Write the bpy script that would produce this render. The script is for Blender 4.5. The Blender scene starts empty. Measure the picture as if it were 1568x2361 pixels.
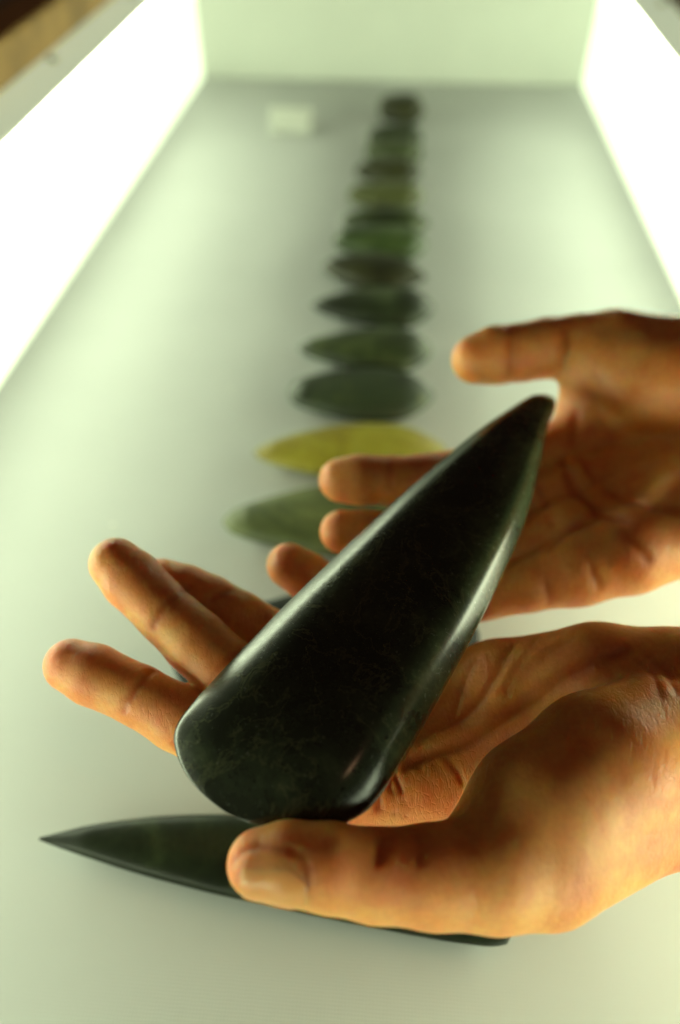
import bpy, math, random
import numpy as np
from mathutils import Vector, Matrix

scene = bpy.context.scene
col = scene.collection

# ---------------------------------------------------------------- camera
CAM_H = 0.270
PITCH, YAW = math.radians(44.3), math.radians(4.37)
cam_data = bpy.data.cameras.new("camera")
cam = bpy.data.objects.new("camera", cam_data)
col.objects.link(cam)
cam.location = (0, 0, CAM_H)
cam.rotation_euler = (math.pi / 2 - PITCH, 0, YAW)
cam_data.sensor_fit = 'VERTICAL'
cam_data.sensor_height = 36.0
cam_data.lens = 1824 / 2361 * 36.0
cam_data.clip_start = 0.01
cam_data.clip_end = 50
cam_data.dof.use_dof = True
cam_data.dof.focus_distance = 0.21
cam_data.dof.aperture_fstop = 4.4
scene.camera = cam

# ---------------------------------------------------------------- light and exposure
world = bpy.data.worlds.new("World")
scene.world = world
world.use_nodes = True
bg = world.node_tree.nodes["Background"]
bg.inputs[0].default_value = (1.0, 0.64, 0.42, 1)
bg.inputs[1].default_value = 0.03
scene.view_settings.view_transform = 'Standard'
scene.view_settings.look = 'None'
scene.view_settings.exposure = 0.14
scene.view_settings.gamma = 1.0
PANEL_LOW, PANEL_HIGH = 1.12, 15.0                 # emission shaped to even the floor light: dim foot, bright band near panel top
PANEL_COLOR = (0.86, 1.0, 0.66)
# the room's warm ceiling lamp, above and to the right
cl = bpy.data.lights.new("ceiling_lamp", 'POINT')
cl.energy = 3.2
cl.color = (1.0, 0.56, 0.30)
cl.shadow_soft_size = 0.03
clo = bpy.data.objects.new("ceiling_lamp", cl)
clo.location = (0.45, -0.24, 1.55)
col.objects.link(clo)


# ---------------------------------------------------------------- helpers
def tag(o, label=None, cat=None, group=None, kind=None):
    if label: o["label"] = label
    if cat: o["category"] = cat
    if group: o["group"] = group
    if kind: o["kind"] = kind
    return o

def empty(name, loc=(0, 0, 0)):
    o = bpy.data.objects.new(name, None)
    o.location = loc
    o.empty_display_size = 0.02
    col.objects.link(o)
    return o

def mesh_obj(name, verts, faces, mat, parent=None, smooth=True):
    me = bpy.data.meshes.new(name)
    me.from_pydata([tuple(v) for v in verts], [], [tuple(f) for f in faces])
    me.update()
    if smooth:
        me.polygons.foreach_set("use_smooth", [True] * len(me.polygons))
    me.materials.append(mat)
    o = bpy.data.objects.new(name, me)
    col.objects.link(o)
    if parent is not None:
        o.parent = parent
        o.matrix_parent_inverse = Matrix.Translation(parent.location).inverted()
    return o

def box(name, lo, hi, mat, parent=None, bevel=0.0):
    x0, y0, z0 = lo; x1, y1, z1 = hi
    v = [(x0,y0,z0),(x1,y0,z0),(x1,y1,z0),(x0,y1,z0),(x0,y0,z1),(x1,y0,z1),(x1,y1,z1),(x0,y1,z1)]
    f = [(0,3,2,1),(4,5,6,7),(0,1,5,4),(1,2,6,5),(2,3,7,6),(3,0,4,7)]
    o = mesh_obj(name, v, f, mat, parent, smooth=False)
    if bevel:
        m = o.modifiers.new("bevel", 'BEVEL'); m.width = bevel; m.segments = 3
    return o

def new_mat(name):
    m = bpy.data.materials.new(name)
    m.use_nodes = True
    nt = m.node_tree
    return m, nt, nt.nodes["Principled BSDF"]

def node(nt, typ, **kw):
    n = nt.nodes.new(typ)
    for k, v in kw.items():
        if k == 'inp':
            for a, b in v.items():
                n.inputs[a].default_value = b
        else:
            setattr(n, k, v)
    return n

def ramp(nt, fac, stops):
    r = nt.nodes.new('ShaderNodeValToRGB')
    e = r.color_ramp.elements
    e[0].position, e[0].color = stops[0][0], (*stops[0][1], 1)
    e[1].position, e[1].color = stops[-1][0], (*stops[-1][1], 1)
    for p, c in stops[1:-1]:
        x = e.new(p); x.color = (*c, 1)
    nt.links.new(fac, r.inputs[0])
    return r.outputs[0]

# ---------------------------------------------------------------- materials
# case: inner faces of the side panels, end wall, near end, panel height (metres)
XL, XR, YB, YF, HP = -0.2273, 0.1922, 0.956, -0.58, 0.103
def mat_plain(name, color, rough=0.5, noise=0.0, scale=60.0, bump=0.0):
    m, nt, b = new_mat(name)
    b.inputs["Base Color"].default_value = (*color, 1)
    b.inputs["Roughness"].default_value = rough
    tc = node(nt, 'ShaderNodeTexCoord')
    nz = node(nt, 'ShaderNodeTexNoise', inp={"Scale": scale, "Detail": 5.0})
    nt.links.new(tc.outputs["Object"], nz.inputs["Vector"])
    lo = tuple(c * (1 - noise) for c in color); hi = tuple(min(1, c * (1 + noise)) for c in color)
    nt.links.new(ramp(nt, nz.outputs[0], [(0.3, lo), (0.7, hi)]), b.inputs["Base Color"])
    if bump:
        bp = node(nt, 'ShaderNodeBump', inp={"Strength": bump, "Distance": 0.001})
        nt.links.new(nz.outputs[0], bp.inputs["Height"])
        nt.links.new(bp.outputs[0], b.inputs["Normal"])
    return m

def mat_floor():
    m, nt, b = new_mat("woven_lining")
    L = nt.links.new
    tc = node(nt, 'ShaderNodeTexCoord')
    n1 = node(nt, 'ShaderNodeTexNoise', inp={"Scale": 9.0, "Detail": 4.0})
    L(tc.outputs["Object"], n1.inputs["Vector"])
    base = ramp(nt, n1.outputs[0], [(0.3, (0.44, 0.455, 0.45)), (0.7, (0.48, 0.495, 0.49))])
    # specks
    vo = node(nt, 'ShaderNodeTexVoronoi', inp={"Scale": 55.0})
    L(tc.outputs["Object"], vo.inputs["Vector"])
    sp = ramp(nt, vo.outputs["Distance"], [(0.035, (1, 1, 1)), (0.05, (0, 0, 0))])
    gate = node(nt, 'ShaderNodeSeparateColor')
    L(vo.outputs["Color"], gate.inputs[0])
    g1 = node(nt, 'ShaderNodeMath', operation='GREATER_THAN', inp={1: 0.86})
    L(gate.outputs[0], g1.inputs[0])
    g2 = node(nt, 'ShaderNodeMath', operation='MULTIPLY')
    L(sp, g2.inputs[0]); L(g1.outputs[0], g2.inputs[1])
    mx = node(nt, 'ShaderNodeMix', data_type='RGBA')
    L(g2.outputs[0], mx.inputs[0]); L(base, mx.inputs[6])
    mx.inputs[7].default_value = (0.85, 0.82, 0.70, 1)
    L(mx.outputs[2], b.inputs["Base Color"])
    # weave
    w1 = node(nt, 'ShaderNodeTexWave', bands_direction='Y', inp={"Scale": 300.0, "Distortion": 1.5, "Detail": 2.0})
    w2 = node(nt, 'ShaderNodeTexWave', bands_direction='X', inp={"Scale": 300.0, "Distortion": 1.5, "Detail": 2.0})
    L(tc.outputs["Object"], w1.inputs["Vector"]); L(tc.outputs["Object"], w2.inputs["Vector"])
    ad = node(nt, 'ShaderNodeMath', operation='ADD')
    L(w1.outputs[1], ad.inputs[0]); L(w2.outputs[1], ad.inputs[1])
    bp = node(nt, 'ShaderNodeBump', inp={"Strength": 0.07, "Distance": 0.0003})
    L(ad.outputs[0], bp.inputs["Height"])
    L(bp.outputs[0], b.inputs["Normal"])
    b.inputs["Roughness"].default_value = 0.45
    b.inputs["Specular IOR Level"].default_value = 0.12
    return m

def mat_light(name):
    m, nt, b = new_mat(name)
    b.inputs["Base Color"].default_value = (0.8, 0.8, 0.78, 1)
    b.inputs["Emission Color"].default_value = (*PANEL_COLOR, 1)
    L = nt.links.new
    ge = node(nt, 'ShaderNodeNewGeometry'); sp = node(nt, 'ShaderNodeSeparateXYZ')
    L(ge.outputs["Position"], sp.inputs[0])
    mr = node(nt, 'ShaderNodeMapRange', interpolation_type='SMOOTHSTEP', inp={1: 0.052, 2: 0.086, 3: PANEL_LOW, 4: PANEL_HIGH})
    L(sp.outputs[2], mr.inputs[0])
    # emission lowered towards the end wall to keep the corners from washing out
    my = node(nt, 'ShaderNodeMapRange', interpolation_type='SMOOTHSTEP', inp={1: YB - 0.22, 2: YB - 0.03, 3: 1.0, 4: 0.10})
    L(sp.outputs[1], my.inputs[0])
    mm = node(nt, 'ShaderNodeMath', operation='MULTIPLY')
    L(mr.outputs[0], mm.inputs[0]); L(my.outputs[0], mm.inputs[1])
    mk = node(nt, 'ShaderNodeMath', operation='MAXIMUM', inp={1: PANEL_LOW})
    L(mm.outputs[0], mk.inputs[0]); L(mk.outputs[0], b.inputs["Emission Strength"])
    return m

def mat_skin():
    m, nt, b = new_mat("skin")
    L = nt.links.new
    tc = node(nt, 'ShaderNodeTexCoord')
    n1 = node(nt, 'ShaderNodeTexNoise', inp={"Scale": 42.0, "Detail": 4.0, "Roughness": 0.6})
    L(tc.outputs["Object"], n1.inputs["Vector"])
    c1 = ramp(nt, n1.outputs[0], [(0.30, (0.63, 0.19, 0.06)), (0.5, (0.71, 0.31, 0.088)), (0.72, (0.75, 0.40, 0.12))])
    n2 = node(nt, 'ShaderNodeTexNoise', inp={"Scale": 700.0, "Detail": 3.0})
    L(tc.outputs["Object"], n2.inputs["Vector"])
    mul = node(nt, 'ShaderNodeMix', data_type='RGBA', blend_type='MULTIPLY', inp={0: 0.5})
    L(c1, mul.inputs[6])
    L(ramp(nt, n2.outputs[0], [(0.3, (0.82, 0.76, 0.72)), (0.65, (1, 1, 1))]), mul.inputs[7])
    n5 = node(nt, 'ShaderNodeTexNoise', inp={"Scale": 95.0, "Detail": 5.0, "Roughness": 0.65, "Distortion": 0.6})
    L(tc.outputs["Object"], n5.inputs["Vector"])
    mr5 = node(nt, 'ShaderNodeMix', data_type='RGBA', blend_type='MULTIPLY', inp={0: 0.5})
    L(mul.outputs[2], mr5.inputs[6])
    L(ramp(nt, n5.outputs[0], [(0.36, (0.93, 0.66, 0.62)), (0.52, (1, 1, 1)), (0.7, (1.05, 1.12, 1.15))]), mr5.inputs[7])
    at = node(nt, 'ShaderNodeAttribute', attribute_name="crease")
    mc = node(nt, 'ShaderNodeMix', data_type='RGBA', blend_type='MULTIPLY')
    L(at.outputs["Fac"], mc.inputs[0]); L(mr5.outputs[2], mc.inputs[6])
    mc.inputs[7].default_value = (0.72, 0.45, 0.38, 1)
    L(mc.outputs[2], b.inputs["Base Color"])
    b.inputs["Subsurface Weight"].default_value = 1.0
    b.inputs["Subsurface Radius"].default_value = (1.0, 0.30, 0.10)
    b.inputs["Subsurface Scale"].default_value = 0.0075
    b.inputs["Roughness"].default_value = 0.44
    b.inputs["Specular IOR Level"].default_value = 0.45
    # fine skin relief: cells + stretched lines
    vo = node(nt, 'ShaderNodeTexVoronoi', feature='DISTANCE_TO_EDGE', inp={"Scale": 900.0})
    nd = node(nt, 'ShaderNodeTexNoise', inp={"Scale": 300.0, "Detail": 2.0})
    L(tc.outputs["Object"], nd.inputs["Vector"])
    mp = node(nt, 'ShaderNodeMapping')
    mp.inputs["Rotation"].default_value = (0.3, 0.2, 0.9)
    mp.inputs["Scale"].default_value = (1.0, 0.33, 0.6)
    L(tc.outputs["Object"], mp.inputs[0]); L(mp.outputs[0], vo.inputs["Vector"])
    rr = ramp(nt, vo.outputs[0], [(0.0, (0, 0, 0)), (0.12, (1, 1, 1))])
    n3 = node(nt, 'ShaderNodeTexNoise', inp={"Scale": 170.0, "Detail": 6.0, "Roughness": 0.65})
    L(mp.outputs[0], n3.inputs["Vector"])
    b1 = node(nt, 'ShaderNodeBump', inp={"Strength": 0.28, "Distance": 0.0003})
    L(rr, b1.inputs["Height"])
    b2 = node(nt, 'ShaderNodeBump', inp={"Strength": 0.75, "Distance": 0.001})
    L(n3.outputs[0], b2.inputs["Height"]); L(b1.outputs[0], b2.inputs["Normal"])
    L(b2.outputs[0], b.inputs["Normal"])
    return m

def mat_nail():
    m, nt, b = new_mat("nail")
    L = nt.links.new
    tc = node(nt, 'ShaderNodeTexCoord')
    n1 = node(nt, 'ShaderNodeTexNoise', inp={"Scale": 120.0, "Detail": 3.0})
    L(tc.outputs["Object"], n1.inputs["Vector"])
    L(ramp(nt, n1.outputs[0], [(0.3, (0.62, 0.28, 0.10)), (0.7, (0.70, 0.35, 0.13))]), b.inputs["Base Color"])
    b.inputs["Roughness"].default_value = 0.3
    b.inputs["Subsurface Weight"].default_value = 0.8
    b.inputs["Subsurface Radius"].default_value = (1.0, 0.4, 0.2)
    b.inputs["Subsurface Scale"].default_value = 0.0015
    return m

_seed = [0]
def mat_stone(name, dark, mid, light, rough=0.3, scale=38.0, vein=None, sss=0.0, offset=0.0, bump=0.15, tint=None, spec=0.5):
    m, nt, b = new_mat(name)
    L = nt.links.new
    tc = node(nt, 'ShaderNodeTexCoord')
    mp = node(nt, 'ShaderNodeMapping')
    _seed[0] += 1
    mp.inputs["Location"].default_value = (_seed[0] * 3.7 + offset, _seed[0] * 1.3, 0)
    L(tc.outputs["Object"], mp.inputs[0])
    n1 = node(nt, 'ShaderNodeTexNoise', inp={"Scale": scale, "Detail": 8.0, "Roughness": 0.62, "Distortion": 0.8})
    L(mp.outputs[0], n1.inputs["Vector"])
    c = ramp(nt, n1.outputs[0], [(0.34, dark), (0.55, mid), (0.74, light)])
    n2 = node(nt, 'ShaderNodeTexNoise', inp={"Scale": scale * 14, "Detail": 4.0, "Roughness": 0.7})
    L(mp.outputs[0], n2.inputs["Vector"])
    mx = node(nt, 'ShaderNodeMix', data_type='RGBA', blend_type='MULTIPLY', inp={0: 0.7})
    L(c, mx.inputs[6]); L(ramp(nt, n2.outputs[0], [(0.3, (0.6, 0.6, 0.6)), (0.7, (1.25, 1.25, 1.25))]), mx.inputs[7])
    out = mx.outputs[2]
    if vein:
        n3 = node(nt, 'ShaderNodeTexNoise', inp={"Scale": scale * 0.8, "Detail": 6.0, "Roughness": 0.6, "Distortion": 1.6})
        L(mp.outputs[0], n3.inputs["Vector"])
        mm = node(nt, 'ShaderNodeMix', data_type='RGBA')
        L(ramp(nt, n3.outputs[0], [(0.485, (0, 0, 0)), (0.5, (0.55, 0.55, 0.55)), (0.515, (0, 0, 0))]), mm.inputs[0])
        L(out, mm.inputs[6]); mm.inputs[7].default_value = (*vein, 1)
        out = mm.outputs[2]
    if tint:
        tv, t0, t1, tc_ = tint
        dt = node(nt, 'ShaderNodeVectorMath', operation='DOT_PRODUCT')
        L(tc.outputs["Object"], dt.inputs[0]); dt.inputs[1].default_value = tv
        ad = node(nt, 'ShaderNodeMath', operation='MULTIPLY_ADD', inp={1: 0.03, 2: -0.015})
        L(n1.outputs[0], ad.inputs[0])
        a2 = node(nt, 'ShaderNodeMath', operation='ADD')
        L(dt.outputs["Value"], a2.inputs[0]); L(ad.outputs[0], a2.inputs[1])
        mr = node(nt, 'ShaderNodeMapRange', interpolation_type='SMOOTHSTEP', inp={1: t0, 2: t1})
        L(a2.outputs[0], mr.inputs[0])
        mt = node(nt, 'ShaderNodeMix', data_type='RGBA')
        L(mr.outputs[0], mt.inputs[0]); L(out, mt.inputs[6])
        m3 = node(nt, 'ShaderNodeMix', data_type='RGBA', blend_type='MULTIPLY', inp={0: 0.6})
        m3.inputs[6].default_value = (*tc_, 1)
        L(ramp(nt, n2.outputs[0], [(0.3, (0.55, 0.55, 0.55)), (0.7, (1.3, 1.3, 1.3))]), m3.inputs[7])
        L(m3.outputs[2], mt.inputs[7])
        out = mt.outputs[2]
    L(out, b.inputs["Base Color"])
    b.inputs["Specular IOR Level"].default_value = spec
    rg = node(nt, 'ShaderNodeMapRange', inp={3: rough - 0.06, 4: rough + 0.1})
    L(n2.outputs[0], rg.inputs[0]); L(rg.outputs[0], b.inputs["Roughness"])
    bp = node(nt, 'ShaderNodeBump', inp={"Strength": bump, "Distance": 0.0004})
    L(n2.outputs[0], bp.inputs["Height"]); L(bp.outputs[0], b.inputs["Normal"])
    if sss:
        b.inputs["Subsurface Weight"].default_value = sss
        b.inputs["Subsurface Radius"].default_value = (0.5, 1.0, 0.3)
        b.inputs["Subsurface Scale"].default_value = 0.004
    return m

M_floor = mat_floor()
M_wall = mat_plain("end_panel_paint", (0.63, 0.67, 0.60), 0.6, 0.03, 20)
M_light = mat_light("light_diffuser")
M_ledge = mat_plain("self_lit_ledge", (0.72, 0.72, 0.66), 0.5, 0.05, 25)
_lb = M_ledge.node_tree.nodes["Principled BSDF"]          # emission added so the ledge reads brighter; it is no lamp
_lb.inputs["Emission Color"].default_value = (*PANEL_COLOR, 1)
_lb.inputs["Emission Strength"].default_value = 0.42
M_rail = mat_plain("pale_rail_paint", (0.6, 0.6, 0.52), 0.5, 0.05, 25)
M_wood = mat_plain("brown_wood", (0.42, 0.25, 0.08), 0.5, 0.35, 30)
M_woodd = mat_plain("dark_wood", (0.16, 0.10, 0.05), 0.5, 0.35, 30)
M_screw = mat_plain("brass_screw", (0.22, 0.17, 0.05), 0.35, 0.1, 200)
M_card = mat_plain("pale_block", (0.45, 0.47, 0.42), 0.6, 0.05, 60)
M_skin = mat_skin()
M_nail = mat_nail()

# ---------------------------------------------------------------- the display case
fl = box("floor", (XL - 0.02, YF, -0.018), (XR + 0.02, YB + 0.02, 0.0), M_floor)
tag(fl, kind="structure")
wb = box("wall_end", (XL - 0.02, YB, 0.0005), (XR + 0.02, YB + 0.018, 0.15), M_wall)
tag(wb, kind="structure")

def light_panel(x, sgn, label):
    root = empty("light_panel", (x, (YF + YB) / 2, 0))
    tag(root, label, "light panel", "glowing side panels of the case")
    a, bb = sorted((x, x + sgn * 0.012))
    box("diffuser", (a, YF, 0.001), (bb, YB - 0.001, HP), M_light, root)
    a, bb = sorted((x + sgn * 0.0005, x + sgn * 0.062))
    pr = [(x + sgn * 0.0005, HP + 0.001), (x + sgn * 0.029, HP + 0.001), (x + sgn * 0.029, HP + 0.007), (x + sgn * 0.028, HP + 0.008), (x + sgn * 0.0005, HP + 0.003)]
    vs = [(q, y, z) for y in (YF, YB + 0.03) for q, z in pr]
    fs = [(0, 1, 2, 3, 4), (9, 8, 7, 6, 5)] + [(k, k + 5, (k + 1) % 5 + 5, (k + 1) % 5) for k in range(5)]
    if sgn < 0: fs = [f[::-1] for f in fs]
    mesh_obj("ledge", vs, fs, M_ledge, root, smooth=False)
    for y in (0.20, 0.40, 0.60, 0.80):
        n = 20
        cx, cy, cz = x + sgn * 0.021, y, HP + 0.0066
        ring = [(cx + 0.004 * math.cos(k * 2 * math.pi / n), cy + 0.004 * math.sin(k * 2 * math.pi / n)) for k in range(n)]
        vs = [(px_, py_, cz - 0.001) for px_, py_ in ring] + [(cx + (px_ - cx) * 0.6, cy + (py_ - cy) * 0.6, cz + 0.0022) for px_, py_ in ring] + [(cx, cy, cz + 0.0026)]
        fs = [(k, (k + 1) % n, n + (k + 1) % n, n + k) for k in range(n)] + [(n + k, n + (k + 1) % n, 2 * n) for k in range(n)]
        mesh_obj("screw", vs, fs, M_screw, root)
    return root
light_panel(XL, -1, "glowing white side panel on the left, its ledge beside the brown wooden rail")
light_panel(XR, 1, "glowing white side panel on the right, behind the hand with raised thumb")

def rail(x0, x1, z1, mat, name, label, cat):
    o = box(name, (min(x0, x1), YF, 0.0), (max(x0, x1), YB + 0.05, z1), mat, None, bevel=0.003)
    tag(o, label, cat)
    return o
rail(XL - 0.0295, XL - 0.062, HP + 0.032, M_wood, "wooden_rail", "brown wooden rail running beside the left ledge", "rail")
rail(XL - 0.0625, XL - 0.075, HP + 0.026, M_woodd, "wooden_rail", "dark narrow wooden strip between brown rail and pale rail at top left", "rail")
rail(XL - 0.0755, XL - 0.092, HP + 0.034, M_rail, "painted_rail", "pale outer rail in the top left corner", "rail")
rail(XL - 0.0925, XL - 0.25, HP + 0.030, M_wood, "wooden_board", "brown wooden board outermost in the top left corner", "board")
rail(XR + 0.0295, XR + 0.20, HP + 0.014, M_woodd, "wooden_rail", "dark brown wooden rail in the top right corner", "rail")

# ---------------------------------------------------------------- stones
def chaikin(pts, n):
    p = np.array(pts, float)
    for _ in range(n):
        q = np.roll(p, -1, 0)
        p = np.stack([0.75 * p + 0.25 * q, 0.25 * p + 0.75 * q], 1).reshape(-1, 2)
    return p
_right = [(1.0, 0.0), (0.985, 0.22), (0.81, 0.83), (0.55, 0.95), (0.0, 1.0)]
_left = [(-0.34, 0.985), (-0.60, 0.91), (-0.92, 0.43), (-0.99, 0.2), (-1.0, 0.0)]
RING = chaikin(_right + _left + [(a, -b) for a, b in _left[-2::-1]] + [(a, -b) for a, b in _right[-1:0:-1]], 3)

def stone_mesh(prof, thick, nt_=64, ns=40, bev=2.4, edge=0.12, bend=0.0, ring=None, tail=0.10, hexp=0.62):
    """prof: list of (t along length mm, y_low, y_high); returns verts (mm) in local axes (x length, y width, z up), faces"""
    T = np.array([p[0] for p in prof], float); A = np.array([p[1] for p in prof], float); B = np.array([p[2] for p in prof], float)
    u = (1 - np.cos(np.linspace(0, math.pi, nt_))) / 2
    t = T[0] + (T[-1] - T[0]) * u
    a, b_ = smooth_interp(T, A, t), smooth_interp(T, B, t)
    w = (b_ - a) / 2; c = (a + b_) / 2
    W = w.max()
    vs, fs = [], []
    if ring is not None: ns = len(ring)
    for i in range(nt_):
        x = (t[i] - T[0]) / (T[-1] - T[0])
        h = thick / 2 * min(1.0, (max(w[i], 0) / W) ** hexp) * (1 if np.isscalar(thick) else 1)
        h *= min(1.0, (x / tail + 0.004) ** 0.55)
        xe = max(0.0, (x - (1 - 3.4 * edge)) / (3.4 * edge))
        h *= max(0.02, (1 - xe ** 3.0)) ** 0.62
        for j in range(ns):
            th = 2 * math.pi * j / ns
            cs, sn = math.cos(th), math.sin(th)
            yy = math.copysign(abs(cs) ** (2 / bev), cs); zz = math.copysign(abs(sn) ** (2 / bev), sn)
            if ring is not None: yy, zz = ring[j]
            vs.append((t[i], c[i] + w[i] * yy, h * zz + bend * (4 * (x - 0.5) ** 2)))
    for i in range(nt_ - 1):
        for j in range(ns):
            fs.append((i * ns + (j + 1) % ns, (i + 1) * ns + (j + 1) % ns, (i + 1) * ns + j, i * ns + j))
    fs.append(tuple(range(ns))); fs.append(tuple((nt_ - 1) * ns + j for j in range(ns - 1, -1, -1)))
    return np.array(vs), fs

def smooth_interp(X, Y, x):
    """monotone cubic (Fritsch-Carlson) interpolation"""
    X = np.asarray(X, float); Y = np.asarray(Y, float)
    h = np.diff(X); d = np.diff(Y) / h
    m = np.zeros(len(X)); m[0] = d[0]; m[-1] = d[-1]
    for i in range(1, len(X) - 1):
        m[i] = 0 if d[i - 1] * d[i] <= 0 else 2 * d[i - 1] * d[i] / (d[i - 1] + d[i])
    k = np.clip(np.searchsorted(X, x) - 1, 0, len(X) - 2)
    s = (x - X[k]) / h[k]
    return ((1 + 2 * s) * (1 - s) ** 2 * Y[k] + s * (1 - s) ** 2 * h[k] * m[k] + s * s * (3 - 2 * s) * Y[k + 1] + s * s * (s - 1) * h[k] * m[k + 1])

def place_stone(name, verts, faces, origin, ax, ay, az, mat, label, cat="adze", group=None, roughen=0.25, seed=0):
    rnd = np.random.RandomState(seed)
    v = np.array(verts, float)
    ph = rnd.rand(6, 4) * 6.28; k = (rnd.rand(6, 3) - 0.5) * 0.25
    dsp = sum(np.sin(v @ k[i] + ph[i, 0]) for i in range(6)) / 6
    nrm = v * np.array([0.0, 0.4, 1.0]); nrm /= (np.linalg.norm(nrm, axis=1, keepdims=True) + 1e-6)
    v = v + nrm * (dsp * roughen)[:, None]
    R = np.stack([ax, ay, az], 1)
    wv = (v @ R.T) * 0.001
    me = bpy.data.meshes.new(name)
    me.from_pydata([tuple(p) for p in wv], [], faces)
    me.polygons.foreach_set("use_smooth", [True] * len(me.polygons))
    me.materials.append(mat)
    o = bpy.data.objects.new(name, me)
    o.location = [c * 0.001 for c in origin]
    col.objects.link(o)
    tag(o, label, cat, group)
    return o

def unit(v):
    v = np.array(v, float); return v / np.linalg.norm(v)

# the adze held in the hands ------------------------------------------------
FRONT, TAIL = np.array((-20.74, 80.71, 90.63)), np.array((58.55, 240.27, 97.13))
AX = unit(FRONT - TAIL)                       # tail (t=0) -> bit
UPV = np.array([0.0, 0.0, 1.0])
ROLL = math.radians(0)
n0 = unit(UPV - AX * (UPV @ AX)); s0 = np.cross(n0, AX)
AZ = n0 * math.cos(ROLL) + s0 * math.sin(ROLL)
AY = np.cross(AZ, AX)
ADZE_LEN = float(np.linalg.norm(FRONT - TAIL))
prof = [(-3.2, -2.2, -0.4), (-2.4, -3.9, 0.9), (-0.4, -5.7, 2.2), (4, -7.9, 3.4), (11.5, -10.3, 4.2), (29.8, -15.6, 8.4), (54.3, -20.5, 13.5), (77, -24.7, 16.6), (103, -28.6, 18.2),
        (126.4, -31.9, 18.7), (145, -34.0, 18.9), (157, -35.0, 18.6), (164.5, -35.5, 17.6), (169.5, -35.6, 15.4), (172.5, -35.0, 13.0), (175.2, -33.4, 9.6), (178, -30.2, 5.2), (180.4, -26, 0.8), (182.2, -20.8, -3.6), (183.2, -15, -7.8), (183.4, -12, -10.5)]
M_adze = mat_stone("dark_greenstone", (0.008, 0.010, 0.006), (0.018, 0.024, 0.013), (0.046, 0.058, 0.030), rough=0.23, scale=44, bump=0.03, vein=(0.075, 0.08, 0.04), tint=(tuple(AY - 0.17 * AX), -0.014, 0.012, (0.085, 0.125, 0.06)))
vs, fs = stone_mesh(prof, 24, nt_=150, ring=RING, edge=0.10, tail=0.03, hexp=0.85)
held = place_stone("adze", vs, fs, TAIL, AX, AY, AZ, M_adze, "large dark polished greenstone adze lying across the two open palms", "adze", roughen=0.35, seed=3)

# stones lying in a row on the floor: (left end, right end, width, thickness, material, label, shape)
def G_stone(L, R, width, thick, mat, label, tipw=0.10, endw=0.62, peak=0.68, edge=0.10, bev=2.3, bend=0.0, seed=1, low=None):
    L = np.array(L); R = np.array(R)
    ln = float(np.linalg.norm(R - L)); far = min(1.0, max(0.0, (L[1] - 290.0) / 450.0)); width = width * (0.97 + 0.42 * far); thick = thick * (0.92 + 0.9 * far)
    ax = unit(R - L); az = np.array([0, 0, 1.0]); ay = np.cross(az, ax)
    pr = []
    for x in (1 - np.cos(np.linspace(0, math.pi, 31))) / 2:
        if x < peak:
            w = tipw + (1 - tipw) * math.sin(math.pi / 2 * x / peak) ** 0.9
        else:
            w = endw + (1 - endw) * math.cos(math.pi / 2 * (x - peak) / (1 - peak)) ** 0.8
        w *= min(1, (x / 0.035 + 0.01) ** 0.5, math.sqrt(max(0.0004, 1 - max(0.0, (x - 0.74) / 0.26) ** 2.2)))
        pr.append((x * ln, -w * width / 2, w * width / 2))
    if low:
        pr = [(x * ln, a, b) for x, a, b in low]
    v, f = stone_mesh(pr, thick, bev=bev, edge=edge, bend=bend)
    org = np.array(L); org[2] = -(v[:, 2].min()) + 0.25
    return place_stone("adze", v, f, org, ax, ay, az, mat, label, "adze", "greenstone adzes laid out in a row on the case floor", seed=seed)

S = mat_stone
dark_g = lambda nm: S(nm, (0.01054, 0.01389, 0.005704), (0.03162, 0.04464, 0.01569), (0.09486, 0.119, 0.04278), rough=0.42, spec=0.35, scale=40)
G_stone((-109.18, 105.02, 9.00), (47.82, 89.72, 9.00), 62, 15, S("near_stone", (0.00496, 0.00682, 0.003348), (0.01116, 0.01612, 0.006696), (0.031, 0.0434, 0.01674), rough=0.32, spec=0.2, scale=36),
        "long dark adze under the thumb, nearest the camera, its pointed end to the left", seed=11,
        low=[(0,-0.39,0.5),(0.03,-1.17,2.68),(0.1,-2.72,7.37),(0.25,-5.44,14.65),(0.45,-7.13,20.51),(0.65,-7.91,24.27),(0.85,-7.91,25.95),(0.94,-7.39,26.78),(0.985,-5.57,25.11),(1,1.94,13.39)], bev=2.05)
G_stone((-80.43, 177.50, 10.00), (41.80, 201.36, 10.00), 66, 18, S("black_stone", (0.00372, 0.00496, 0.004464), (0.00744, 0.00992, 0.007812), (0.0186, 0.0248, 0.01674), rough=0.42, spec=0.12),
        "black adze mostly hidden beneath the two hands", tipw=0.3, endw=0.51, seed=12)
G_stone((-74.84, 256.98, 8.00), (34.01, 269.07, 8.00), 52, 17, S("grey_green_stone", (0.03689, 0.0496, 0.01782), (0.08959, 0.1091, 0.03921), (0.1581, 0.1786, 0.06417), rough=0.42, spec=0.35, scale=30),
        "grey green adze behind the fingertips of the far hand", tipw=0.2, endw=0.51, seed=13)
G_stone((-68.46, 308.89, 7.00), (31.04, 319.29, 7.00), 42, 14, S("yellow_stone", (0.1953, 0.1458, 0.0124), (0.2734, 0.243, 0.0248), (0.3125, 0.2916, 0.0496), rough=0.42, spec=0.35, scale=34),
        "yellow olive adze above the index finger of the far hand", tipw=0.14, endw=0.51, peak=0.6, seed=14)
G_stone((-57.05, 362.15, 7.00), (25.42, 365.15, 7.00), 44, 14, S("mottled_stone", (0.01265, 0.01786, 0.008556), (0.03162, 0.04464, 0.02139), (0.1686, 0.1885, 0.04991), rough=0.42, spec=0.35, scale=26),
        "mottled adze with pale yellow green left end, next behind the yellow one", tipw=0.35, endw=0.51, peak=0.6, seed=15)
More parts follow.
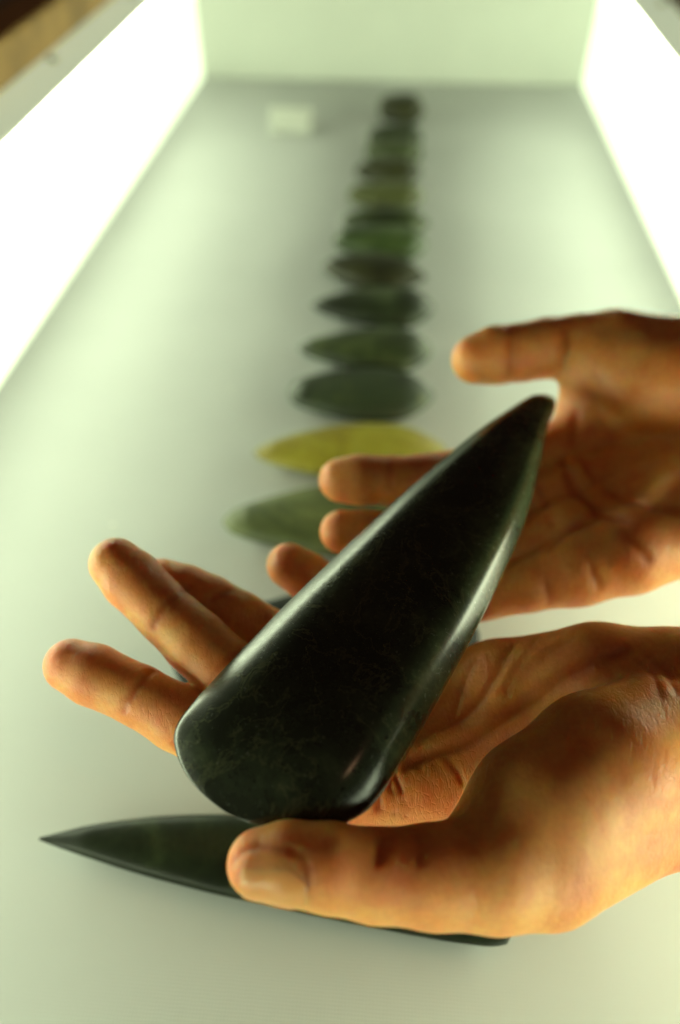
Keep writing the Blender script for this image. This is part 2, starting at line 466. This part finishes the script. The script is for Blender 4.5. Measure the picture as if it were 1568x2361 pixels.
G_stone((-56.77, 406.22, 6.00), (24.63, 410.08, 6.00), 38, 14, dark_g("dark_stone_a"), "dark green adze with squared right end, second behind the yellow one", tipw=0.12, endw=0.68, seed=16)
G_stone((-54.06, 456.41, 6.00), (26.41, 460.38, 6.00), 38, 13, S("dark_stone_b", (0.008432, 0.01091, 0.004991), (0.02108, 0.02976, 0.01283), (0.1054, 0.1389, 0.05704), rough=0.42, spec=0.35, scale=30), "dark adze with a greenish patch and rounded right end, third behind the yellow one", tipw=0.12, endw=0.59, peak=0.72, seed=17)
G_stone((-52.87, 509.48, 6.00), (21.76, 497.88, 6.00), 34, 13, S("dark_stone_c", (0.01054, 0.01091, 0.004991), (0.02319, 0.0248, 0.009982), (0.0527, 0.05456, 0.02139), rough=0.42, spec=0.35), "dark brownish adze with its right end slanting towards the camera, fourth behind the yellow one", tipw=0.1, endw=0.26, peak=0.5, seed=18)
G_stone((-46.88, 547.02, 6.00), (21.90, 546.76, 6.00), 34, 13, S("green_stone", (0.02356, 0.04092, 0.01116), (0.04712, 0.07502, 0.02232), (0.09424, 0.1159, 0.04464), rough=0.42, spec=0.35), "fresh green adze, fifth behind the yellow one", tipw=0.25, endw=0.68, seed=19)
G_stone((-43.81, 582.01, 6.00), (24.29, 582.71, 6.00), 30, 12, dark_g("dark_stone_d"), "dark grey green adze just behind the fresh green one", tipw=0.15, endw=0.34, peak=0.6, seed=20)
G_stone((-41.89, 630.74, 5.00), (19.44, 632.06, 5.00), 30, 11, S("olive_stone", (0.055, 0.058, 0.016), (0.085, 0.10, 0.035), (0.15, 0.14, 0.05), rough=0.42, spec=0.35), "olive adze with a yellowish left end in the far half of the row", tipw=0.35, endw=0.59, seed=21)
G_stone((-39.32, 678.91, 5.00), (17.96, 680.49, 5.00), 28, 11, S("dark_stone_e", (0.01581, 0.01786, 0.005704), (0.03689, 0.03968, 0.01426), (0.08432, 0.08928, 0.02852), rough=0.42, spec=0.35), "dark olive adze with a pointed left end, fourth from the end wall", tipw=0.2, endw=0.51, seed=22)
G_stone((-32.81, 722.48, 5.00), (18.65, 722.34, 5.00), 28, 11, S("olive_stone_b", (0.035, 0.045, 0.018), (0.06, 0.078, 0.032), (0.09, 0.11, 0.05), rough=0.42, spec=0.35), "small olive green adze, third from the end wall", tipw=0.4, endw=0.68, seed=25)
G_stone((-32.23, 756.41, 5.00), (18.61, 758.11, 5.00), 26, 11, dark_g("dark_stone_f"), "small dark green adze, second from the end wall", tipw=0.45, endw=0.68, seed=23)
G_stone((-25.73, 829.69, 5.00), (19.81, 833.17, 5.00), 34, 13, S("dark_stone_g", (0.01265, 0.0129, 0.005704), (0.03162, 0.03472, 0.01069), (0.09486, 0.0992, 0.02139), rough=0.42, spec=0.35), "small dark adze farthest away, closest to the end wall", tipw=0.5, endw=0.68, peak=0.6, seed=24)

# pale block (label holder) at the far left of the row
def wedge_block():
    c = np.array((-107.50, 793.66, 0.00)) * 0.001
    w, d, h = 0.040, 0.018, 0.0215
    pr = [(-d / 2, 0.0005), (d / 2, 0.0005), (d / 2, h), (d / 2 - 0.006, h), (-d / 2, 0.006)]
    vs = [(c[0] + sx * w / 2, c[1] + y, z) for sx in (-1, 1) for y, z in pr]
    n = len(pr)
    fs = [tuple(range(n - 1, -1, -1)), tuple(range(n, 2 * n))] + [(k, (k + 1) % n, n + (k + 1) % n, n + k) for k in range(n)]
    o = mesh_obj("label_block", vs, fs, M_card, None, smooth=False)
    m = o.modifiers.new("bevel", 'BEVEL'); m.width = 0.002; m.segments = 3
    tag(o, "small pale blank label block left of the farthest adze", "label block")
wedge_block()

# ---------------------------------------------------------------- hands: signed distance field -> one continuous mesh
def round_cone(p, a, b, r1, r2):
    a = np.asarray(a, np.float32); b = np.asarray(b, np.float32)
    ba = b - a; l2 = float(ba @ ba)
    rr = r1 - r2; a2 = max(l2 - rr * rr, 1e-4); il2 = 1.0 / l2
    pa = p - a
    y = pa @ ba
    z = y - l2
    q = pa * l2 - y[..., None] * ba
    x2 = (q * q).sum(-1)
    y2 = y * y * l2; z2 = z * z * l2
    k = np.sign(rr) * rr * rr * x2
    d = (np.sqrt(np.maximum(x2 * a2 * il2, 0)) + y * rr) * il2 - r1
    m1 = np.sign(z) * a2 * z2 > k
    m2 = np.sign(y) * a2 * y2 < k
    d = np.where(m2, np.sqrt(np.maximum(x2 + y2, 0)) * il2 - r1, d)
    d = np.where(m1, np.sqrt(np.maximum(x2 + z2, 0)) * il2 - r2, d)
    return d.astype(np.float32)

def smin(a, b, k):
    h = np.maximum(k - np.abs(a - b), 0) / k
    return np.minimum(a, b) - h * h * h * k / 6.0

CULL = None
def chain(p, pts, k=2.5):
    d = None
    for (a, ra), (b, rb) in zip(pts[:-1], pts[1:]):
        if CULL is not None:
            r_ = max(ra, rb) + 16.0
            if (np.maximum(a, b) + r_ < CULL[0]).any() or (np.minimum(a, b) - r_ > CULL[1]).any():
                continue
        c = round_cone(p, a, b, ra, rb)
        d = c if d is None else smin(d, c, k)
    return np.full(p.shape[:-1], 40.0, np.float32) if d is None else d

def hand_sdf(p, H):
    F = None
    for f in H["fingers"]:
        d = chain(p, f, 2.0)
        F = d if F is None else smin(F, d, 1.2)
    Pm = None
    for c, k in H["palm"]:
        d = chain(p, c, 5.0)
        Pm = d if Pm is None else smin(Pm, d, k)
    d = smin(Pm, F, H.get("kf", 8.0))
    T = chain(p, H["thumb"], 3.0)
    return smin(d, T, H.get("kt", 7.0))

def polydist(p, pts):
    d = None
    for a, b in zip(pts[:-1], pts[1:]):
        a = np.asarray(a, np.float32); b = np.asarray(b, np.float32)
        ba = b - a; h = np.clip(((p - a) @ ba) / max(float(ba @ ba), 1e-6), 0, 1)
        c = np.linalg.norm(p - a - h[..., None] * ba, axis=-1)
        d = c if d is None else np.minimum(d, c)
    return d

def surface_nets(val, org, h):
    nx, ny, nz = val.shape
    ins = val < 0
    cnt = np.zeros((nx - 1, ny - 1, nz - 1), np.int8)
    for dx in (0, 1):
        for dy in (0, 1):
            for dz in (0, 1):
                cnt += ins[dx:nx - 1 + dx, dy:ny - 1 + dy, dz:nz - 1 + dz]
    act = (cnt > 0) & (cnt < 8)
    ci = np.argwhere(act)
    idx = -np.ones(act.shape, np.int64); idx[act] = np.arange(len(ci))
    acc = np.zeros((len(ci), 3)); num = np.zeros(len(ci))
    corners = [(0,0,0),(1,0,0),(0,1,0),(1,1,0),(0,0,1),(1,0,1),(0,1,1),(1,1,1)]
    edges = [(0,1),(2,3),(4,5),(6,7),(0,2),(1,3),(4,6),(5,7),(0,4),(1,5),(2,6),(3,7)]
    cv = [val[ci[:,0]+c[0], ci[:,1]+c[1], ci[:,2]+c[2]] for c in corners]
    for a, b in edges:
        va, vb = cv[a], cv[b]
        m = (va < 0) != (vb < 0)
        t = np.where(m, va / np.where(m, va - vb, 1), 0)
        pa = np.array(corners[a]); pb = np.array(corners[b])
        acc[m] += (pa + t[m, None] * (pb - pa)); num[m] += 1
    V = (ci + acc / num[:, None]) * h + org
    quads = []
    for ax in range(3):
        o1, o2 = [a for a in range(3) if a != ax]
        sl_a = [slice(None)] * 3; sl_b = [slice(None)] * 3
        sl_a[ax] = slice(0, -1); sl_b[ax] = slice(1, None)
        for o in (o1, o2):
            sl_a[o] = slice(1, -1); sl_b[o] = slice(1, -1)
        A, B = ins[tuple(sl_a)], ins[tuple(sl_b)]
        e = np.argwhere(A != B)
        fl_ = A[A != B]
        base = e.copy(); base[:, o1] += 1; base[:, o2] += 1
        def cell(d1, d2):
            c = base.copy(); c[:, o1] += d1; c[:, o2] += d2
            return idx[c[:,0], c[:,1], c[:,2]]
        q = np.stack([cell(-1,-1), cell(0,-1), cell(0,0), cell(-1,0)], 1)
        flip = fl_ if ax != 1 else ~fl_
        q[~flip] = q[~flip][:, ::-1]
        quads.append(q)
    Q = np.concatenate(quads)
    return V, Q[(Q >= 0).all(1)]

def all_pts(H):
    L = [q for f in H["fingers"] for q in f] + [q for c, _ in H["palm"] for q in c] + list(H["thumb"])
    return L

def sdf_mesh(fn, coarse, lo, hi, h, B=8):
    nb = np.ceil((hi - lo) / (h * B)).astype(int)
    n = nb * B + 1
    g = [lo[a] + (np.arange(nb[a]) + 0.5) * B * h for a in range(3)]
    cc = np.stack(np.meshgrid(*g, indexing='ij'), -1).reshape(-1, 3).astype(np.float32)
    dc = coarse(cc)
    act = np.abs(dc) < B * h * 0.87 + 3.0
    sg = np.where(dc < 0, -9.0, 9.0).astype(np.float32).reshape(nb)
    val = np.empty(tuple(n), np.float32)
    full = np.repeat(np.repeat(np.repeat(sg, B, 0), B, 1), B, 2)
    val[:-1, :-1, :-1] = full
    val[-1] = val[-2]; val[:, -1] = val[:, -2]; val[:, :, -1] = val[:, :, -2]
    bi = np.argwhere(act.reshape(nb)) * B
    loc = np.stack(np.meshgrid(*[np.arange(B + 1)] * 3, indexing='ij'), -1).reshape(-1, 3)
    global CULL
    for k in range(0, len(bi), 60):
        ix = (bi[k:k + 60, None, :] + loc[None]).reshape(-1, 3)
        p = (ix * h + lo).astype(np.float32)
        CULL = (p.min(0), p.max(0))
        d = fn(p)
        val[ix[:, 0], ix[:, 1], ix[:, 2]] = d
    CULL = None
    return surface_nets(val, lo, h)

def np_mesh(name, V, Q, mat, org, attr=None):
    me = bpy.data.meshes.new(name)
    V = (V - org) * 0.001
    me.vertices.add(len(V)); me.vertices.foreach_set("co", V.astype(np.float32).ravel())
    me.loops.add(Q.size); me.loops.foreach_set("vertex_index", Q.astype(np.int32).ravel())
    me.polygons.add(len(Q)); me.polygons.foreach_set("loop_start", np.arange(0, Q.size, 4, dtype=np.int32))
    me.polygons.foreach_set("use_smooth", np.ones(len(Q), bool))
    me.update(calc_edges=True); me.validate()
    if attr is not None:
        a = me.attributes.new("crease", 'FLOAT', 'POINT'); a.data.foreach_set("value", attr.astype(np.float32))
    me.materials.append(mat)
    o = bpy.data.objects.new(name, me)
    col.objects.link(o)
    o.location = org * 0.001
    return o

def near_box(q, line, mg):
    L_ = np.array(line, np.float32)
    return ((q > L_.min(0) - mg) & (q < L_.max(0) + mg)).all(-1)

def build_hand(H, label, h=0.65):
    pts = all_pts(H)
    lo = np.min([np.array(q[0]) - q[1] for q in pts], 0) - 4.0
    hi = np.max([np.array(q[0]) + q[1] for q in pts], 0) + 4.0
    cre = H.get("creases", [])
    def fn(p):
        d = hand_sdf(p, H)
        near = np.abs(d) < 5.0
        if near.any():
            q = p[near]; dd = d[near]
            for b, rr, amt in H.get("bumps", []):
                dd = dd - amt * np.exp(-((q - np.asarray(b, np.float32)) ** 2).sum(-1) / (rr * rr))
            for line, wd, dp in cre:
                m = near_box(q, line, wd * 2.6)
                if m.any():
                    dd[m] += dp * np.exp(-(polydist(q[m], line) / wd) ** 2)
            d[near] = dd
        return d
    V, Q = sdf_mesh(fn, lambda p: hand_sdf(p, H), lo, hi, h)
    # light smoothing of the grid steps
    nb = np.concatenate([Q[:, [0, 1]], Q[:, [1, 2]], Q[:, [2, 3]], Q[:, [3, 0]]])
    for _ in range(2):
        s = np.zeros_like(V); c = np.zeros(len(V))
        np.add.at(s, nb[:, 0], V[nb[:, 1]]); np.add.at(c, nb[:, 0], 1)
        np.add.at(s, nb[:, 1], V[nb[:, 0]]); np.add.at(c, nb[:, 1], 1)
        V = V * 0.5 + 0.5 * s / np.maximum(c, 1)[:, None]
    at = np.zeros(len(V))
    for line, wd, dp in cre:
        at = np.maximum(at, min(0.8, dp / 1.6) * np.exp(-(polydist(V.astype(np.float32), line) / (wd * 1.3)) ** 2))
    org = V.mean(0); org[2] = V[:, 2].min()
    o = np_mesh("hand", V, Q, M_skin, org, at)
    tag(o, label, "hand", "hands holding the large adze")
    return o


LEFT = {
 "fingers": [
  [((-88.37, 127.11, 77.46), 7.7), ((-81.21, 125.14, 76.32), 8.8), ((-67.41, 120.95, 73.83), 8.5), ((-55.16, 116.29, 70.97), 9.2), ((-40.87, 111.17, 67.48), 9.4), ((-23.27, 106.46, 62.73), 9.9), ((0.24, 103.21, 54.71), 11.5)],
  [((-80.21, 155.12, 91.13), 8.0), ((-74.52, 151.40, 88.31), 9.0), ((-63.12, 143.32, 83.46), 8.8), ((-53.21, 136.38, 79.89), 9.4), ((-43.48, 130.15, 75.63), 9.6), ((-25.05, 122.59, 67.90), 9.9), ((0.94, 114.03, 55.69), 11.5)],
  [((-69.28, 159.57, 77.63), 8.0), ((-61.60, 157.67, 76.53), 8.6), ((-53.18, 154.82, 75.82), 8.4), ((-43.27, 150.32, 73.31), 8.9), ((-32.56, 145.75, 70.67), 9.0), ((-16.41, 137.75, 64.10), 9.4), ((8.22, 129.30, 54.98), 11)],
  [((-1.01, 153.25, 60.12), 6.8), ((4.03, 151.67, 58.11), 7.2), ((11.20, 147.62, 56.28), 8), ((21.61, 141.78, 55.23), 10)],
 ],
 "palm": [
  ([((0.24, 103.21, 54.71), 11), ((36.39, 108.46, 60.12), 11), ((75.55, 113.04, 64.60), 15), ((112.77, 116.73, 65.46), 19)], 8.0),
  ([((0.94, 114.03, 55.69), 11), ((37.00, 118.88, 60.69), 10.5), ((76.47, 121.08, 67.02), 14), ((113.47, 122.02, 67.96), 19)], 8.0),
  ([((8.22, 129.30, 54.98), 10.5), ((41.80, 131.12, 59.93), 10), ((80.56, 130.66, 67.90), 14), ((114.10, 128.26, 71.41), 19)], 8.0),
  ([((21.61, 141.78, 55.23), 10), ((38.63, 142.26, 60.11), 13.0), ((67.21, 141.10, 68.15), 16), ((88.50, 137.25, 71.15), 17), ((115.81, 134.90, 72.34), 18)], 8.0),
  ([((74.57, 116.39, 79.55), 15), ((59.96, 104.83, 80.34), 19), ((44.31, 91.42, 79.32), 19), ((34.05, 82.11, 79.19), 15)], 10.0),
 ],
 "thumb": [((-23.40, 70.51, 89.00), 7.5), ((-16.60, 71.16, 89.14), 8.6), ((-7.79, 71.15, 88.45), 9.4), ((2.85, 71.53, 85.13), 9.9), ((16.02, 73.19, 82.94), 11.2), ((30.25, 75.42, 81.24), 12.6), ((43.62, 79.92, 76.21), 13.6), ((71.93, 100.36, 69.11), 16.0), ((110.91, 112.13, 66.64), 19)],
 "kf": 7.0, "kt": 6.0,
}
RIGHT = {
 "fingers": [
  [((-15.56, 207.69, 82.52), 8.0), ((-8.84, 208.31, 82.63), 8.9), ((1.59, 209.64, 81.74), 8.6), ((14.32, 213.18, 80.06), 9.1), ((30.34, 220.55, 77.76), 9.4), ((48.72, 230.08, 76.03), 9.8), ((75.77, 243.70, 74.96), 12)],
  [((-14.23, 192.20, 72.31), 7.7), ((-6.20, 192.39, 71.88), 8.1), ((3.63, 193.62, 70.94), 8.0), ((18.14, 199.36, 69.94), 8.8), ((33.89, 206.83, 69.19), 9.2), ((50.00, 213.70, 69.22), 9.8), ((71.28, 222.18, 70.49), 12)],
  [((-30.63, 174.73, 72.93), 7.5), ((-24.66, 172.66, 70.34), 7.9), ((-17.21, 170.18, 67.23), 7.9), ((-4.78, 169.67, 62.88), 8.3), ((9.79, 174.90, 61.35), 8.8), ((33.67, 186.95, 63.21), 9.4), ((65.92, 200.85, 67.74), 11.5)],
  [((14.39, 181.56, 47.75), 6.8), ((25.32, 176.99, 53.68), 7.4), ((36.13, 175.11, 62.37), 8.0), ((50.40, 178.12, 65.77), 9), ((66.45, 183.29, 68.37), 11)],
 ],
 "palm": [
  ([((75.77, 243.70, 74.96), 11.5), ((100.72, 248.14, 80.40), 12), ((153.25, 252.45, 86.43), 20)], 8.0),
  ([((71.28, 222.18, 70.49), 11.5), ((99.43, 234.14, 74.79), 11), ((152.58, 246.21, 82.98), 20)], 8.0),
  ([((65.92, 200.85, 67.74), 11.5), ((93.05, 214.65, 72.55), 12), ((149.93, 235.68, 81.01), 20)], 8.0),
  ([((66.45, 183.29, 68.37), 11), ((83.67, 189.34, 73.20), 14), ((106.69, 200.83, 77.42), 17), ((146.92, 222.42, 77.72), 20)], 8.0),
  ([((77.44, 259.77, 95.53), 11), ((76.27, 250.58, 83.37), 11), ((76.56, 244.35, 75.56), 11)], 6.0),
  ([((79.59, 257.80, 100.52), 15), ((92.26, 253.67, 98.17), 19), ((116.79, 252.14, 94.69), 20)], 8.0),
 ],
 "thumb": [((32.06, 258.28, 101.85), 9.2), ((39.81, 260.88, 102.47), 10.8), ((49.80, 263.20, 102.63), 10.8), ((58.98, 265.92, 103.26), 11.2), ((70.76, 268.38, 103.43), 11.6), ((85.87, 267.44, 101.28), 16.5), ((108.82, 262.25, 97.06), 21), ((151.71, 257.59, 94.67), 22)],
 "kf": 7.0, "kt": 6.0,
}
# forearms run on to the right, out over the ledge
LEFT["palm"] += [([((113.41, 122.87, 68.83), 22.0), ((205.0, 128.0, 160.0), 26.0), ((310.0, 134.0, 250.0), 32.0)], 10.0)]
RIGHT["palm"] += [([((150.61, 241.79, 84.33), 24.0), ((220.0, 250.0, 164.0), 28.0), ((325.0, 258.0, 255.0), 33.0)], 10.0)]

LEFT["creases"] = [
 # finger joints
 ([(-63.10, 125.29, 80.31), (-64.24, 121.66, 82.10), (-66.00, 117.43, 81.86), (-67.90, 114.60, 79.99), (-68.91, 113.15, 77.78)], 0.9, 1.3),
 ([(-63.82, 123.52, 81.54), (-65.12, 120.00, 82.34), (-66.80, 116.50, 81.47)], 0.8, 0.6),
 ([(-57.69, 153.39, 84.25), (-58.39, 144.79, 91.19), (-60.79, 140.72, 91.96), (-62.84, 137.10, 90.33), (-64.27, 135.05, 87.79)], 0.9, 1.25),
 ([(-56.30, 152.36, 83.95), (-57.17, 143.61, 90.75), (-59.45, 139.43, 91.30)], 0.8, 0.55),
 ([(-46.21, 154.46, 82.79), (-48.65, 152.00, 83.43), (-50.47, 150.11, 83.08)], 0.9, 1.1),
 ([(-47.39, 118.86, 77.50), (-49.56, 112.60, 78.87), (-51.59, 108.42, 76.68), (-52.83, 106.22, 73.02)], 1.0, 0.8),
 ([(-38.22, 133.36, 83.44), (-41.43, 127.51, 84.99), (-44.56, 123.13, 82.58), (-46.20, 121.16, 78.89)], 1.0, 0.8),
 # nail fold
 ([(-29.01, 68.45, 93.55), (-27.19, 70.07, 95.46), (-22.96, 71.27, 96.80), (-17.59, 70.90, 98.19), (-13.94, 69.50, 97.96), (-12.19, 66.95, 97.07), (-12.16, 64.49, 95.26)], 0.8, 0.9),
 # palm lines
 ([(70.25, 138.76, 85.34), (62.93, 135.88, 83.60), (53.87, 133.24, 78.08), (44.75, 128.56, 72.64), (31.46, 117.58, 71.37), (17.86, 112.31, 68.93), (11.59, 108.97, 67.95)], 1.6, 1.5),
 ([(41.24, 145.81, 74.72), (37.79, 139.70, 74.11), (34.99, 134.68, 71.78), (31.73, 129.73, 69.45), (25.70, 123.75, 68.61), (17.96, 119.58, 68.51), (12.71, 115.99, 68.35)], 1.1, 0.9),
 ([(30.58, 142.56, 71.48), (27.40, 136.65, 68.87), (25.34, 130.12, 68.06), (23.09, 122.82, 68.41)], 0.9, 0.6),
 ([(28.90, 115.06, 70.75), (22.74, 113.63, 69.62), (16.55, 111.54, 68.72), (10.42, 107.94, 67.77)], 1.0, 0.7),
 ([(58.72, 146.69, 81.76), (53.53, 142.83, 80.08), (46.15, 138.55, 76.68), (38.81, 132.15, 72.01)], 1.5, 0.5),
 ([(48.51, 148.53, 76.14), (44.59, 141.67, 76.44), (40.10, 135.64, 73.63)], 0.9, 0.35),
 # folds of the web
 ([(2.04, 103.40, 67.44), (2.67, 100.05, 66.78), (3.08, 96.89, 65.31)], 0.9, 1.2),
 ([(4.93, 104.91, 67.40), (6.50, 100.96, 66.78), (7.57, 96.26, 64.04)], 0.8, 0.8),
 ([(6.68, 106.04, 67.42), (8.93, 101.69, 66.92), (9.99, 98.73, 65.62), (10.63, 96.19, 63.42)], 0.9, 1.1),
 ([(9.85, 107.05, 67.67), (12.64, 102.38, 67.35), (13.93, 98.93, 65.81), (14.91, 96.65, 63.65)], 0.8, 0.7),
 ([(13.38, 107.72, 68.14), (16.56, 103.55, 68.09), (18.27, 100.02, 66.77), (19.09, 97.89, 65.02)], 0.9, 0.8),
 ([(17.48, 108.36, 68.74), (20.37, 104.73, 68.80), (22.15, 101.08, 67.71)], 0.8, 0.6),
 ([(21.03, 110.28, 69.27), (23.85, 106.51, 69.54), (25.52, 103.04, 69.24)], 0.9, 0.6),
 # thumb joint
 ([(3.90, 76.14, 94.47), (3.19, 73.75, 95.42), (2.84, 70.49, 95.68)], 1.0, 1.1),
 ([(5.94, 77.38, 93.58), (5.30, 73.75, 95.11)], 0.8, 0.4),
 ([(11.91, 78.34, 93.10), (12.03, 75.07, 94.35), (12.21, 72.13, 94.58)], 1.2, 0.5),
 # wrist
 ([(73.26, 135.86, 85.58), (75.84, 130.45, 87.45), (73.09, 117.82, 95.01)], 1.0, 0.7),
 ([(76.82, 136.96, 86.48), (79.91, 130.65, 87.60), (77.97, 119.61, 93.81)], 1.0, 0.7),
 ([(65.07, 134.35, 83.71), (66.87, 129.25, 85.07)], 0.9, 0.4),
]
RIGHT["creases"] = [
 ([(43.01, 263.90, 113.37), (43.76, 253.97, 110.69), (44.42, 250.50, 101.32)], 1.2, 0.9),
 ([(45.61, 262.77, 113.62), (46.46, 253.48, 109.29), (46.88, 251.27, 101.32)], 1.0, 0.4),
 ([(64.26, 261.43, 113.46), (65.06, 257.04, 109.78), (64.62, 253.57, 102.60)], 1.3, 0.8),
 ([(1.45, 211.72, 90.46), (1.81, 205.78, 89.84), (1.94, 201.91, 86.30)], 1.1, 0.9),
 ([(64.08, 224.77, 81.37), (64.89, 216.58, 81.52), (67.11, 211.55, 79.35), (72.67, 199.61, 80.86), (78.86, 189.89, 87.23)], 1.6, 1.5),
 ([(56.75, 183.96, 77.21), (61.17, 190.09, 77.43), (67.00, 193.64, 79.50), (74.82, 196.22, 83.10), (79.32, 182.57, 85.67), (84.74, 177.62, 82.23)], 1.5, 1.0),
 ([(70.05, 242.02, 89.53), (68.23, 234.10, 85.45), (71.41, 219.83, 83.23), (80.29, 207.80, 82.31), (87.65, 194.68, 89.19), (94.93, 191.63, 90.70)], 1.5, 1.2),
 ([(66.65, 179.10, 80.13), (68.30, 175.03, 77.45), (71.16, 172.92, 73.72)], 1.3, 1.0),
 ([(54.22, 173.39, 73.83), (55.10, 170.76, 70.46), (56.15, 170.01, 66.58)], 1.2, 0.8),
 ([(54.47, 213.33, 79.56), (57.50, 207.84, 76.44), (58.07, 195.48, 78.00)], 1.3, 0.9),
 ([(69.67, 246.55, 101.93), (74.71, 242.34, 97.49), (78.98, 239.13, 90.26)], 1.2, 0.5),
 ([(73.19, 245.56, 106.57), (78.46, 240.02, 103.20), (83.17, 236.09, 96.77)], 1.2, 0.4),
]
LEFT["bumps"] = [((15.90, 99.02, 65.96), 12.0, 1.6), ((36.32, 129.81, 70.79), 10.0, 0.8), ((-21.33, 73.34, 96.94), 9.0, 0.6)]
RIGHT["bumps"] = [((60.61, 200.61, 79.41), 8.0, 1.5), ((61.06, 180.55, 79.14), 8.0, 1.5), ((76.97, 177.07, 80.11), 12.0, 1.2), ((63.86, 218.56, 81.77), 8.0, 1.2)]
hl = build_hand(LEFT, "nearer hand, palm up under the broad end of the adze, thumbnail towards the camera")
hr = build_hand(RIGHT, "farther hand, palm up under the narrow end of the adze, thumb held out above", h=0.8)

# thumbnail of the nearer hand ------------------------------------------------
def nail(H, base, tip, out, parent, length=15.2, half=6.5, rad=8.4, name="thumbnail"):
    base = np.array(base); tip = np.array(tip)
    ax = unit(tip - base)
    N = np.array(out, float); N = unit(N - ax * (N @ ax)); Bv = np.cross(ax, N)
    nu, nv = 30, 26
    top = np.zeros((nu, nv, 3))
    for i in range(nu):
        u = i / (nu - 1)
        for j in range(nv):
            v = j / (nv - 1) * 2 - 1
            w = min(1.0, (u / 0.32) ** 0.5) if u < 0.32 else 1.0 - 0.10 * ((u - 0.32) / 0.68) ** 2
            th = v * w * half / rad
            a = base + ax * (length * (u - 0.06 * v * v * u))
            d = N * math.cos(th) + Bv * math.sin(th)
            lo_, hi_ = 0.0, 25.0
            ss = np.linspace(0.5, 25, 100)
            vals = hand_sdf((a[None] + d[None] * ss[:, None]).astype(np.float32), H)
            k = int(np.argmax(vals > 0)) or 1
            s0_, s1_ = ss[k - 1], ss[k]
            sf = s0_ + (s1_ - s0_) * (-vals[k - 1]) / (vals[k] - vals[k - 1] + 1e-9)
            rim = min(1.0, (1 - abs(v)) / 0.12, u / 0.08)
            top[i, j] = a + d * (min(max(sf, rad * 0.78), rad * 1.13) + 0.34 * rim - 0.22 * (1 - rim))
    bot = top - N * 0.7
    V = np.concatenate([top.reshape(-1, 3), bot.reshape(-1, 3)])
    Q = []
    n = nu * nv
    for i in range(nu - 1):
        for j in range(nv - 1):
            q = [i * nv + j, (i + 1) * nv + j, (i + 1) * nv + j + 1, i * nv + j + 1]
            Q.append(q); Q.append([n + k for k in q[::-1]])
    edge = [(0, j) for j in range(nv)] + [(i, nv - 1) for i in range(1, nu)] + [(nu - 1, j) for j in range(nv - 2, -1, -1)] + [(i, 0) for i in range(nu - 2, 0, -1)]
    for (a, b), (c, d) in zip(edge, edge[1:] + edge[:1]):
        k1, k2 = a * nv + b, c * nv + d
        Q.append([k1, k2, n + k2, n + k1])
    o = np_mesh(name, V, np.array(Q), M_nail, V.mean(0))
    o.parent = parent
    o.matrix_parent_inverse = Matrix.Translation(parent.location).inverted()
    return o
nail(LEFT, (-12.20, 71.29, 88.93), (-23.40, 70.51, 89.00), (0.07, -0.90, 0.43), hl)
nail(LEFT, (-77.37, 124.29, 75.15), (-88.37, 127.11, 77.46), (-0.01, 0.08, -1.00), hl, length=12.5, half=5.6, rad=8.0, name="fingernail")
nail(LEFT, (-71.46, 149.15, 87.20), (-80.21, 155.12, 91.13), (-0.01, 0.08, -1.00), hl, length=12.5, half=5.8, rad=8.2, name="fingernail")
